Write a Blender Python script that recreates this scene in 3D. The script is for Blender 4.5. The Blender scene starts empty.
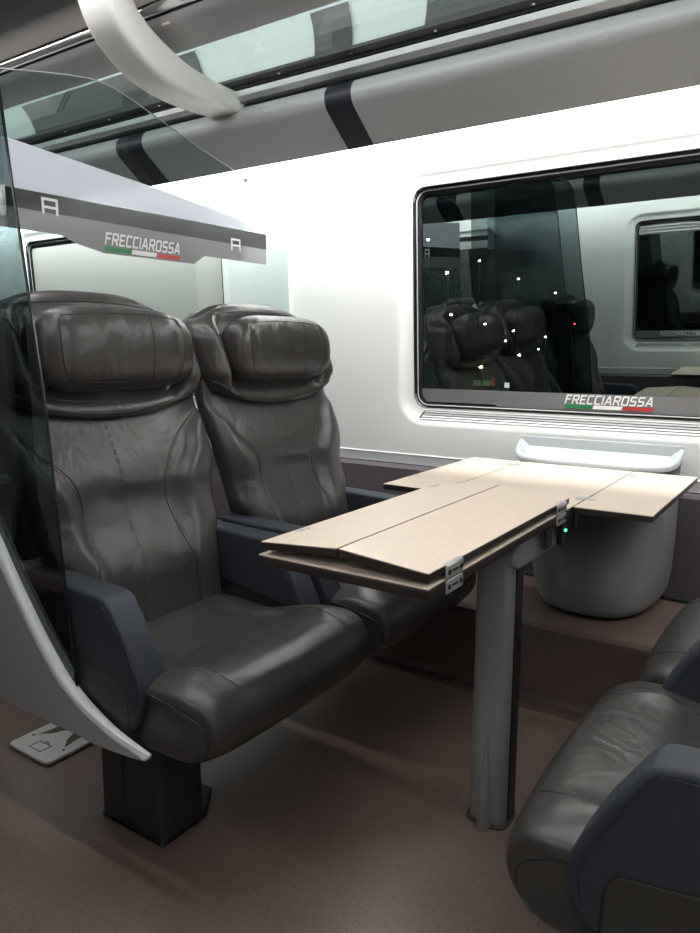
import bpy, bmesh, math, random
from math import sin, cos, pi, radians, sqrt
from mathutils import Vector, Matrix
from mathutils.bvhtree import BVHTree

random.seed(7)
sc = bpy.context.scene
COL = sc.collection

# ------------------------------------------------------------------ camera
cam_d = bpy.data.cameras.new('camera')
cam = bpy.data.objects.new('camera', cam_d)
COL.objects.link(cam)
cam_d.sensor_fit = 'HORIZONTAL'
cam_d.sensor_width = 36.0
cam_d.lens = 36.0 * 723.0 / 700.0
cam_d.clip_start = 0.02
cam_d.clip_end = 400
cam.location = (0, 0, 1.18)
cam.rotation_euler = (radians(90 - 9.27), 0, radians(34.1))
sc.camera = cam

# ------------------------------------------------------------------ world, exposure, lamps of the carriage
w = bpy.data.worlds.new('night')
sc.world = w
w.use_nodes = True
w.node_tree.nodes['Background'].inputs[0].default_value = (0.004, 0.005, 0.008, 1)
w.node_tree.nodes['Background'].inputs[1].default_value = 0.3
sc.view_settings.view_transform = 'Standard'
sc.view_settings.look = 'None'
sc.view_settings.exposure = 0.0
sc.view_settings.gamma = 1.0
sc.view_settings.use_curve_mapping = False

YC = 1.165            # middle of the carriage
WY = 2.775            # window wall (photo side) at z = 0.9
X0, X1 = -5.2, 1.7    # ends of the part of the carriage that is built


def area(name, loc, rot, sx, sy, power, col=(1, 1, 1)):
    d = bpy.data.lights.new(name, 'AREA')
    d.shape = 'RECTANGLE'
    d.size, d.size_y, d.energy, d.color = sx, sy, power, col
    o = bpy.data.objects.new(name, d)
    o.location, o.rotation_euler = loc, rot
    COL.objects.link(o)
    return o


def mY(y, s):         # y on the photo side (s=1) or mirrored to the other side (s=-1)
    return y if s > 0 else 2 * YC - y


COVE_W = 112
RACK_W = 40
AISLE_W = 33
for s in (1, -1):
    # cove strip hidden behind the lip of the fascia, shining down the window wall
    area('cove_light', ((X0 + X1) / 2, mY(2.545, s), 2.105), (radians(42) * s, 0, 0), X1 - X0 - .1, 0.04,
         COVE_W if s > 0 else COVE_W * .7, (1.0, 1.0, 0.985))
    # strip above the luggage rack lighting the vault behind it
    area('rack_light', ((X0 + X1) / 2, mY(2.015, s), 2.335), (radians(105) * s, 0, 0), X1 - X0 - .1, 0.05, RACK_W,
         (1.0, 1.0, 0.985))
for s in (1, -1):
    area('aisle_light', (-1.6, mY(1.52, s), 2.51), (0, 0, 0), 5.5, 0.12, AISLE_W if s > 0 else AISLE_W * .7, (1.0, 0.985, 0.96))


# ------------------------------------------------------------------ materials
def newmat(name):
    m = bpy.data.materials.new(name)
    m.use_nodes = True
    nt = m.node_tree
    b = nt.nodes['Principled BSDF']
    return m, nt, b


def sinp(b, k, v):
    if k in b.inputs:
        b.inputs[k].default_value = v


def plain(name, col, rough=.5, metal=0, spec=.5, coat=0, bump=0, bscale=200, var=0, vscale=8, aniso=None):
    m, nt, b = newmat(name)
    sinp(b, 'Base Color', (*col, 1))
    sinp(b, 'Roughness', rough)
    sinp(b, 'Metallic', metal)
    sinp(b, 'Specular IOR Level', spec)
    sinp(b, 'Coat Weight', coat)
    tc = nt.nodes.new('ShaderNodeTexCoord')
    if bump:
        n = nt.nodes.new('ShaderNodeTexNoise')
        n.inputs['Scale'].default_value = bscale
        n.inputs['Detail'].default_value = 4
        bp = nt.nodes.new('ShaderNodeBump')
        bp.inputs['Strength'].default_value = bump
        bp.inputs['Distance'].default_value = .002
        nt.links.new(tc.outputs['Object'], n.inputs['Vector'])
        nt.links.new(n.outputs['Fac'], bp.inputs['Height'])
        nt.links.new(bp.outputs['Normal'], b.inputs['Normal'])
    if var:
        n = nt.nodes.new('ShaderNodeTexNoise')
        n.inputs['Scale'].default_value = vscale
        n.inputs['Detail'].default_value = 5
        r = nt.nodes.new('ShaderNodeMixRGB')
        r.inputs[1].default_value = (*[c * (1 - var) for c in col], 1)
        r.inputs[2].default_value = (*[min(1, c * (1 + var)) for c in col], 1)
        nt.links.new(tc.outputs['Object'], n.inputs['Vector'])
        nt.links.new(n.outputs['Fac'], r.inputs[0])
        nt.links.new(r.outputs[0], b.inputs['Base Color'])
    return m


def emis(name, col, st):
    m, nt, b = newmat(name)
    sinp(b, 'Base Color', (*col, 1))
    sinp(b, 'Emission Color', (*col, 1))
    sinp(b, 'Emission Strength', st)
    return m


def glass(name, tint, refl0, refl1, rough=0.0, gcol=(1, 1, 1)):
    """thin sheet: tinted see-through plus a mirror layer that grows at grazing angles"""
    m = bpy.data.materials.new(name)
    m.use_nodes = True
    nt = m.node_tree
    nt.nodes.clear()
    out = nt.nodes.new('ShaderNodeOutputMaterial')
    t = nt.nodes.new('ShaderNodeBsdfTransparent')
    t.inputs[0].default_value = (*tint, 1)
    g = nt.nodes.new('ShaderNodeBsdfGlossy')
    g.inputs['Roughness'].default_value = rough
    g.inputs['Color'].default_value = (*gcol, 1)
    lw = nt.nodes.new('ShaderNodeLayerWeight')
    lw.inputs['Blend'].default_value = .5
    pw = nt.nodes.new('ShaderNodeMath')
    pw.operation = 'POWER'
    pw.inputs[1].default_value = 4
    mr = nt.nodes.new('ShaderNodeMapRange')
    mr.inputs['To Min'].default_value = refl0
    mr.inputs['To Max'].default_value = refl1
    mx = nt.nodes.new('ShaderNodeMixShader')
    nt.links.new(lw.outputs['Facing'], pw.inputs[0])
    nt.links.new(pw.outputs[0], mr.inputs['Value'])
    nt.links.new(mr.outputs[0], mx.inputs[0])
    nt.links.new(t.outputs[0], mx.inputs[1])
    nt.links.new(g.outputs[0], mx.inputs[2])
    nt.links.new(mx.outputs[0], out.inputs[0])
    return m


def film(name, col, opacity, rough=.35):
    """printed film on glass: partly see-through"""
    m, nt, b = newmat(name)
    sinp(b, 'Base Color', (*col, 1))
    sinp(b, 'Roughness', rough)
    sinp(b, 'Alpha', opacity)
    return m


def wood():
    m, nt, b = newmat('pale wood laminate')
    tc = nt.nodes.new('ShaderNodeTexCoord')
    mp = nt.nodes.new('ShaderNodeMapping')
    mp.inputs['Scale'].default_value = (60, 5, 60)
    n = nt.nodes.new('ShaderNodeTexNoise')
    n.inputs['Scale'].default_value = 3.0
    n.inputs['Detail'].default_value = 6
    cr = nt.nodes.new('ShaderNodeValToRGB')
    cr.color_ramp.elements[0].position = .3
    cr.color_ramp.elements[0].color = (.72, .585, .48, 1)
    cr.color_ramp.elements[1].position = .7
    cr.color_ramp.elements[1].color = (.78, .645, .54, 1)
    nt.links.new(tc.outputs['Object'], mp.inputs[0])
    nt.links.new(mp.outputs[0], n.inputs['Vector'])
    nt.links.new(n.outputs['Fac'], cr.inputs[0])
    nt.links.new(cr.outputs[0], b.inputs['Base Color'])
    sinp(b, 'Roughness', .42)
    return m


def floor_mat(name):
    m, nt, b = newmat(name)
    tc = nt.nodes.new('ShaderNodeTexCoord')
    v = nt.nodes.new('ShaderNodeTexVoronoi')
    v.inputs['Scale'].default_value = 120
    cr = nt.nodes.new('ShaderNodeValToRGB')
    cr.color_ramp.elements[0].position = .13
    cr.color_ramp.elements[0].color = (.035, .024, .021, 1)
    cr.color_ramp.elements[1].position = .22
    cr.color_ramp.elements[1].color = (.160, .115, .097, 1)
    n = nt.nodes.new('ShaderNodeTexNoise')
    n.inputs['Scale'].default_value = 6
    n.inputs['Detail'].default_value = 6
    mx = nt.nodes.new('ShaderNodeMixRGB')
    mx.blend_type = 'MULTIPLY'
    mx.inputs[0].default_value = .5
    nr = nt.nodes.new('ShaderNodeMapRange')
    nr.inputs['To Min'].default_value = .7
    nr.inputs['To Max'].default_value = 1.25
    nt.links.new(tc.outputs['Object'], v.inputs['Vector'])
    nt.links.new(tc.outputs['Object'], n.inputs['Vector'])
    nt.links.new(v.outputs['Distance'], cr.inputs[0])
    nt.links.new(n.outputs['Fac'], nr.inputs['Value'])
    nt.links.new(cr.outputs[0], mx.inputs[1])
    nt.links.new(nr.outputs[0], mx.inputs[2])
    nt.links.new(mx.outputs[0], b.inputs['Base Color'])
    sinp(b, 'Roughness', .36)
    return m


def leather(name, col, rough=.38):
    m, nt, b = newmat(name)
    tc = nt.nodes.new('ShaderNodeTexCoord')
    big = nt.nodes.new('ShaderNodeTexNoise')
    big.inputs['Scale'].default_value = 7
    big.inputs['Detail'].default_value = 3
    big.inputs['Distortion'].default_value = .6
    fine = nt.nodes.new('ShaderNodeTexVoronoi')
    fine.inputs['Scale'].default_value = 420
    b1 = nt.nodes.new('ShaderNodeBump')
    b1.inputs['Strength'].default_value = .45
    b1.inputs['Distance'].default_value = .02
    b2 = nt.nodes.new('ShaderNodeBump')
    b2.inputs['Strength'].default_value = .12
    b2.inputs['Distance'].default_value = .001
    nt.links.new(tc.outputs['Object'], big.inputs['Vector'])
    nt.links.new(tc.outputs['Object'], fine.inputs['Vector'])
    nt.links.new(big.outputs['Fac'], b1.inputs['Height'])
    nt.links.new(fine.outputs['Distance'], b2.inputs['Height'])
    nt.links.new(b1.outputs['Normal'], b2.inputs['Normal'])
    nt.links.new(b2.outputs['Normal'], b.inputs['Normal'])
    mr = nt.nodes.new('ShaderNodeMapRange')
    mr.inputs['To Min'].default_value = rough - .06
    mr.inputs['To Max'].default_value = rough + .1
    nt.links.new(big.outputs['Fac'], mr.inputs['Value'])
    nt.links.new(mr.outputs[0], b.inputs['Roughness'])
    sinp(b, 'Base Color', (*col, 1))
    return m


M = {}
M['wall'] = plain('white wall panel', (.80, .815, .80), .30, spec=.45)
M['ceiling'] = plain('dark ceiling panel', (.055, .048, .045), .6, bump=.1)
M['vault'] = plain('light vault panel', (.72, .75, .74), .5)
M['vault_refl'] = plain('painted vault reflection', (.10, .10, .105), .5)
M['fascia'] = plain('silver grey fascia', (.405, .42, .425), .42, metal=.1)
M['black'] = plain('black plastic', (.012, .012, .015), .4)
M['navy'] = plain('near black blue strip', (.012, .014, .022), .45)
M['alu'] = plain('brushed aluminium', (.60, .60, .61), .32, metal=.6)
M['alu_d'] = plain('grey aluminium profile', (.42, .42, .425), .4, metal=.2)
M['chrome'] = plain('polished chrome', (.8, .8, .82), .12, metal=1)
M['bracket'] = plain('ivory painted casting', (.84, .84, .82), .35)
M['floor'] = floor_mat('speckled brown vinyl')
M['step'] = plain('brown vinyl skirting', (.105, .073, .063), .35, var=.12, vscale=60)
M['carpet'] = plain('aubergine grey wall cloth', (.085, .070, .080), .9, bump=.5, bscale=300, var=.2, vscale=90)
M['leather'] = leather('dark taupe leather', (.049, .0452, .0430), .31)
M['leather_hi'] = leather('headrest leather', (.044, .039, .0365), .29)
M['leather_d'] = leather('dark side leather', (.034, .031, .028), .42)
M['seam'] = plain('seam stitching', (.018, .016, .015), .5)
M['stitch'] = plain('grey stitch thread', (.13, .12, .11), .6)
M['fabric'] = plain('blue grey armrest cover', (.021, .026, .037), .62, bump=.25, bscale=500)
M['stitch_b'] = plain('dark blue thread', (.015, .02, .03), .6)
M['plastic_d'] = plain('dark blue grey painted metal', (.018, .021, .028), .5)
M['shell'] = plain('pale grey seat shell', (.34, .34, .36), .45)
M['shell_rim'] = plain('white shell rim', (.80, .80, .84), .35)
M['tray'] = plain('seat back plastic', (.05, .05, .055), .5)
M['wood'] = wood()
M['edge'] = plain('dark brown edge band', (.022, .015, .013), .4)
M['under'] = plain('black table underside', (.012, .011, .011), .5)
M['post'] = plain('grey post metal', (.24, .245, .25), .45, metal=.25)
M['bin'] = plain('grey bin plastic', (.17, .178, .18), .42, bump=.08, bscale=400)
M['bin_top'] = plain('light grey bin rim plastic', (.46, .49, .51), .35)
M['frame'] = plain('window frame rubber', (.010, .010, .012), .35)
M['band'] = plain('grey window foil', (.20, .20, .205), .35, metal=.2)
M['white'] = plain('white print', (.85, .85, .85), .5)
M['green'] = plain('green print', (.01, .20, .06), .5)
M['red'] = plain('red print', (.45, .03, .03), .5)
M['grille'] = plain('light grille metal', (.62, .63, .63), .35, metal=.3)
M['slot'] = plain('dark slot', (.03, .03, .03), .6)
M['blind'] = plain('silver roller blind', (.46, .45, .43), .45, metal=.2)
M['win'] = glass('window glass', (.55, .58, .60), .27, .75, gcol=(.80, .92, .88))
M['clear'] = glass('clear rack glass', (.80, .86, .85), .06, .55)
M['screen'] = glass('smoked screen glass', (.60, .68, .67), .05, .45)
M['smoke'] = glass('dark smoked glass', (.22, .27, .28), .05, .5)
M['gedge'] = plain('dark glass edge', (.012, .02, .022), .15)
M['gedge_l'] = plain('polished glass edge', (.30, .34, .34), .2)
M['film_lav'] = film('frosted lavender film', (.76, .80, .90), .85)
M['film_dark'] = film('dark tinted film', (.02, .02, .025), .92, .3)
M['film_grey'] = film('grey film', (.22, .22, .225), .90, .3)
M['led'] = emis('green led', (.05, 1, .45), 8)
M['lamp_w'] = emis('street lamp light', (1, .95, .85), 60)
M['lamp_o'] = emis('sodium lamp light', (1, .5, .15), 60)
M['lamp_r'] = emis('red signal light', (1, .05, .05), 40)
M['shop_g'] = emis('lit green front', (.25, .4, .15), .25)
M['shop_w'] = emis('lit white window', (.8, .9, .8), 1.5)
M['shop_r'] = emis('lit red front', (.5, .12, .06), .3)
M['outside'] = plain('dark building wall', (.03, .03, .03), .8)
M['pipe'] = plain('dark pole metal', (.03, .03, .03), .6)


# ------------------------------------------------------------------ helpers
def obj(name, bm, mat, parent=None, smooth=True, angle=35, bevel=0, seg=2, subs=0):
    bmesh.ops.recalc_face_normals(bm, faces=bm.faces)
    me = bpy.data.meshes.new(name)
    bm.to_mesh(me)
    bm.free()
    o = bpy.data.objects.new(name, me)
    COL.objects.link(o)
    for m in (mat if isinstance(mat, (list, tuple)) else [mat]):
        me.materials.append(m)
    if smooth:
        me.set_sharp_from_angle(angle=radians(angle))
        for p in me.polygons:
            p.use_smooth = True
    if bevel:
        md = o.modifiers.new('bevel', 'BEVEL')
        md.width, md.segments, md.limit_method = bevel, seg, 'ANGLE'
        md.angle_limit = radians(30)
        md.harden_normals = False
    if subs:
        md = o.modifiers.new('sub', 'SUBSURF')
        md.levels = md.render_levels = subs
    if parent:
        o.parent = parent
    return o


def tag(o, label=None, cat=None, group=None, kind=None):
    if label: o['label'] = label
    if cat: o['category'] = cat
    if group: o['group'] = group
    if kind: o['kind'] = kind
    return o


def struct(o, label=None):
    o['kind'] = 'structure'
    if label: o['label'] = label
    return o


def empty(name, loc, rz=0):
    o = bpy.data.objects.new(name, None)
    o.location = loc
    o.rotation_euler = (0, 0, rz)
    o.empty_display_size = .1
    COL.objects.link(o)
    return o


def box(bm, x0, x1, y0, y1, z0, z1, mat=None, mi=0):
    r = bmesh.ops.create_cube(bm, size=1)
    for v in r['verts']:
        v.co = Vector(((x0 + x1) / 2 + v.co.x * (x1 - x0), (y0 + y1) / 2 + v.co.y * (y1 - y0),
                       (z0 + z1) / 2 + v.co.z * (z1 - z0)))
        if mat: v.co = mat @ v.co
    for f in {f for v in r['verts'] for f in v.link_faces}:
        f.material_index = mi
    return r['verts']


def prism(bm, pts, axis, a, b, mi=0, fn=None):
    """closed polygon pts (2D) extruded along axis from a to b. axis 'x': pts=(y,z); 'y': pts=(x,z); 'z': pts=(x,y)"""
    def mk(p, t):
        if axis == 'x': c = (t, p[0], p[1])
        elif axis == 'y': c = (p[0], t, p[1])
        else: c = (p[0], p[1], t)
        c = Vector(c)
        return fn(c) if fn else c
    A = [bm.verts.new(mk(p, a)) for p in pts]
    B = [bm.verts.new(mk(p, b)) for p in pts]
    n = len(pts)
    fs = []
    for i in range(n):
        fs.append(bm.faces.new((A[i], A[(i + 1) % n], B[(i + 1) % n], B[i])))
    fs.append(bm.faces.new(A))
    fs.append(bm.faces.new(B[::-1]))
    for f in fs: f.material_index = mi
    return fs


def loft(bm, rings, closed=True, cap=True, mi=0):
    R = [[bm.verts.new(p) for p in r] for r in rings]
    n = len(R[0])
    for i in range(len(R) - 1):
        for j in range(n if closed else n - 1):
            k = (j + 1) % n
            f = bm.faces.new((R[i][j], R[i][k], R[i + 1][k], R[i + 1][j]))
            f.material_index = mi
    if cap and closed:
        for r in (R[0], R[-1][::-1]):
            f = bm.faces.new(r)
            f.material_index = mi
    return R


def tube(bm, pts, r, n=6, cap=True, mi=0):
    pts = [Vector(p) for p in pts]
    rings = []
    up = Vector((0, 0, 1))
    for i, p in enumerate(pts):
        d = (pts[min(i + 1, len(pts) - 1)] - pts[max(i - 1, 0)])
        if d.length < 1e-9: d = Vector((1, 0, 0))
        d.normalize()
        if i == 0:
            a = d.cross(up if abs(d.z) < .9 else Vector((1, 0, 0))).normalized()
        else:
            a = (a - d * a.dot(d)).normalized()
        b = d.cross(a)
        rr = r[i] if isinstance(r, (list, tuple)) else r
        rings.append([p + (a * cos(2 * pi * k / n) + b * sin(2 * pi * k / n)) * rr for k in range(n)])
    loft(bm, rings, True, cap, mi)


def smooth_path(pts, n=8):
    """Catmull-Rom through pts"""
    P = [Vector(p) for p in pts]
    P = [P[0] * 2 - P[1]] + P + [P[-1] * 2 - P[-2]]
    out = []
    for i in range(1, len(P) - 2):
        for k in range(n):
            t = k / n
            a, b, c, d = P[i - 1], P[i], P[i + 1], P[i + 2]
            out.append(.5 * ((2 * b) + (c - a) * t + (2 * a - 5 * b + 4 * c - d) * t * t +
                             (-a + 3 * b - 3 * c + d) * t ** 3))
    out.append(P[-2])
    return out


def sp2(pts, n=6, closed=False):
    """smooth 2D path"""
    if closed:
        m = len(pts)
        P = [Vector((*p, 0)) for p in pts]
        out = []
        for i in range(m):
            a, b, c, d = P[(i - 1) % m], P[i], P[(i + 1) % m], P[(i + 2) % m]
            for k in range(n):
                t = k / n
                q = .5 * ((2 * b) + (c - a) * t + (2 * a - 5 * b + 4 * c - d) * t * t + (-a + 3 * b - 3 * c + d) * t ** 3)
                out.append((q.x, q.y))
        return out
    return [(q.x, q.y) for q in smooth_path([(*p, 0) for p in pts], n)]


def rrect(x0, x1, z0, z1, r, n=6):
    """rounded rectangle points, counterclockwise, starting lower right corner"""
    out = []
    for cx, cz, a0 in ((x1 - r, z0 + r, -90), (x1 - r, z1 - r, 0), (x0 + r, z1 - r, 90), (x0 + r, z0 + r, 180)):
        for k in range(n + 1):
            a = radians(a0 + 90 * k / n)
            out.append((cx + r * cos(a), cz + r * sin(a)))
    return out


def interp(tab, x):
    if x <= tab[0][0]: return tab[0][1]
    for (a, va), (b, vb) in zip(tab, tab[1:]):
        if x <= b:
            t = (x - a) / (b - a)
            t = t * t * (3 - 2 * t)
            return va + (vb - va) * t
    return tab[-1][1]


GLYPH = {
    'F': (.62, [[(0, 0), (0, 1), (.62, 1)], [(0, .52), (.52, .52)]]),
    'R': (.70, [[(0, 0), (0, 1), (.62, 1), (.70, .90), (.70, .56), (.62, .46), (0, .46)], [(.38, .46), (.70, 0)]]),
    'E': (.62, [[(.62, 1), (0, 1), (0, 0), (.62, 0)], [(0, .5), (.52, .5)]]),
    'C': (.64, [[(.64, 1), (.08, 1), (0, .90), (0, .10), (.08, 0), (.64, 0)]]),
    'I': (.0, [[(0, 0), (0, 1)]]),
    'A': (.78, [[(0, 0), (.34, 1), (.46, 1), (.78, 0)], [(.12, .28), (.68, .28)]]),
    'O': (.72, [[(.08, 0), (0, .1), (0, .9), (.08, 1), (.64, 1), (.72, .9), (.72, .1), (.64, 0), (.08, 0)]]),
    'S': (.64, [[(.64, 1), (.08, 1), (0, .9), (0, .6), (.08, .5), (.56, .5), (.64, .4), (.64, .1), (.56, 0), (0, 0)]]),
}


def letters(name, text, h, length, mat, parent, loc, rot, shear=.26, depth=.0006):
    """squared italic capitals of height h, stretched to the given length"""
    t = .20
    bm = bmesh.new()
    x, lay = 0, 0
    for ch in text:
        wd, strokes = GLYPH[ch]
        for st in strokes:
            for (a, b) in zip(st, st[1:]):
                a, b = Vector(a), Vector(b)
                d = (b - a).normalized()
                n = Vector((-d.y, d.x)) * t / 2
                a2, b2 = a - d * t * .42, b + d * t * .42
                q = [a2 + n, b2 + n, b2 - n, a2 - n]
                lay += 1
                A = [bm.verts.new(((x + p.x) + shear * p.y, p.y, (lay % 4) * .12)) for p in q]
                B = [bm.verts.new(((x + p.x) + shear * p.y, p.y, 1 + (lay % 4) * .12)) for p in q]
                bm.faces.new(B)
                bm.faces.new(A[::-1])
                for i in range(4):
                    bm.faces.new((A[i], A[(i + 1) % 4], B[(i + 1) % 4], B[i]))
        x += wd + .38
    k = length / x
    for v in bm.verts: v.co = Vector((v.co.x * k, v.co.y * h, v.co.z * depth))
    o = obj(name, bm, mat, parent, smooth=False)
    o.location, o.rotation_euler = loc, rot
    return o


# ------------------------------------------------------------------ carriage shell
def wy(z, s=1, d=0.0):
    """window wall surface: leans inwards towards the top; d = depth towards the room"""
    return mY(WY - .047 * (z - .9) - d, s)


WINDOWS = [(-4.33, -2.66), (-1.55, .13)]
OPP = [(-4.20, -2.53), (-1.42, .26)]
WZ0, WZ1 = .928, 1.835


def build_wall(s, name):
    bm = bmesh.new()
    cells = [(X0, -4.42 - .13), (-1.55 - .9 - .15, -2.6), (.4, X1)]
    zb, zt = .672, 2.32
    spans = []
    edges = []
    prev = X0
    for (a, b) in (WINDOWS if s > 0 else OPP):
        ca, cb = a - .16, b + .16
        edges.append((prev, ca, None))
        edges.append((ca, cb, (a, b)))
        prev = cb
    edges.append((prev, X1, None))
    nz = 12
    for (xa, xb, win) in edges:
        if xb - xa < .01: continue
        if win is None:
            vs = [[bm.verts.new((x, wy(z, s), z)) for x in (xa, xb)] for z in [zb + (zt - zb) * k / nz for k in range(nz + 1)]]
            for k in range(nz):
                bm.faces.new((vs[k][0], vs[k][1], vs[k + 1][1], vs[k + 1][0]))
        else:
            a, b = win
            loops = []
            n = 8
            # outer boundary matched to the rounded loops by projection
            outer = []
            inner = rrect(a - .075, b + .075, WZ0 - .085, WZ1 + .06, .13, n)
            cx, cz = (a + b) / 2, (WZ0 + WZ1) / 2
            for (x, z) in inner:
                # corner-aware outward projection
                if abs(x - (a - .075)) < .13 or abs(x - (b + .075)) < .13:
                    ox = xa if x < cx else xb
                else:
                    ox = x
                if z < WZ0 - .085 + .13: oz = zb
                elif z > WZ1 + .06 - .13: oz = zt
                else: oz = z
                outer.append((ox, oz))
            # spread the corner vertices along the outer rectangle
            m = n + 1
            def corner(ci, P, Q, R_):
                for k in range(m):
                    t = k / n
                    i = ci * m + k
                    if t < .5: outer[i] = (P[0] + (Q[0] - P[0]) * t * 2, P[1] + (Q[1] - P[1]) * t * 2)
                    else: outer[i] = (Q[0] + (R_[0] - Q[0]) * (t - .5) * 2, Q[1] + (R_[1] - Q[1]) * (t - .5) * 2)
            corner(0, (b - .05, zb), (xb, zb), (xb, WZ0 + .05))
            corner(1, (xb, WZ1 - .07), (xb, zt), (b - .05, zt))
            corner(2, (a + .05, zt), (xa, zt), (xa, WZ1 - .07))
            corner(3, (xa, WZ0 + .05), (xa, zb), (a + .05, zb))
            L = [[(x, z, 0) for x, z in outer], [(x, z, 0) for x, z in inner]]
            for e, d in ((.066, -.001), (.054, -.008), (.040, -.016), (.026, -.021), (.012, -.023), (.004, -.024), (0, -.028), (0, -.07)):
                k = e / .075
                L.append([(x, z, d) for x, z in rrect(a - e, b + e, WZ0 - .085 * k, WZ1 + .06 * k, .055 + .075 * k, n)])
            V = [[bm.verts.new((x, wy(z, s, d), z)) for x, z, d in l] for l in L]
            N = len(V[0])
            for i in range(len(V) - 1):
                for j in range(N):
                    k = (j + 1) % N
                    bm.faces.new((V[i][j], V[i][k], V[i + 1][k], V[i + 1][j]))
    bmesh.ops.remove_doubles(bm, verts=bm.verts, dist=.0004)
    o = obj(name, bm, M['wall'], angle=50)
    struct(o, 'white window wall panel with recessed rounded window openings')
    # ridge lines above the lower cloth
    bm = bmesh.new()
    y = wy(.715, s)
    tube(bm, [(X0, wy(.715, s, .001), .715), (X1, wy(.715, s, .001), .715)], .0035, 6)
    o2 = obj('trim_1', bm, M['wall'])
    struct(o2, 'thin white ridge along the foot of the wall panel')
    return o


build_wall(1, 'wall_back')
build_wall(-1, 'wall_front')


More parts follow.
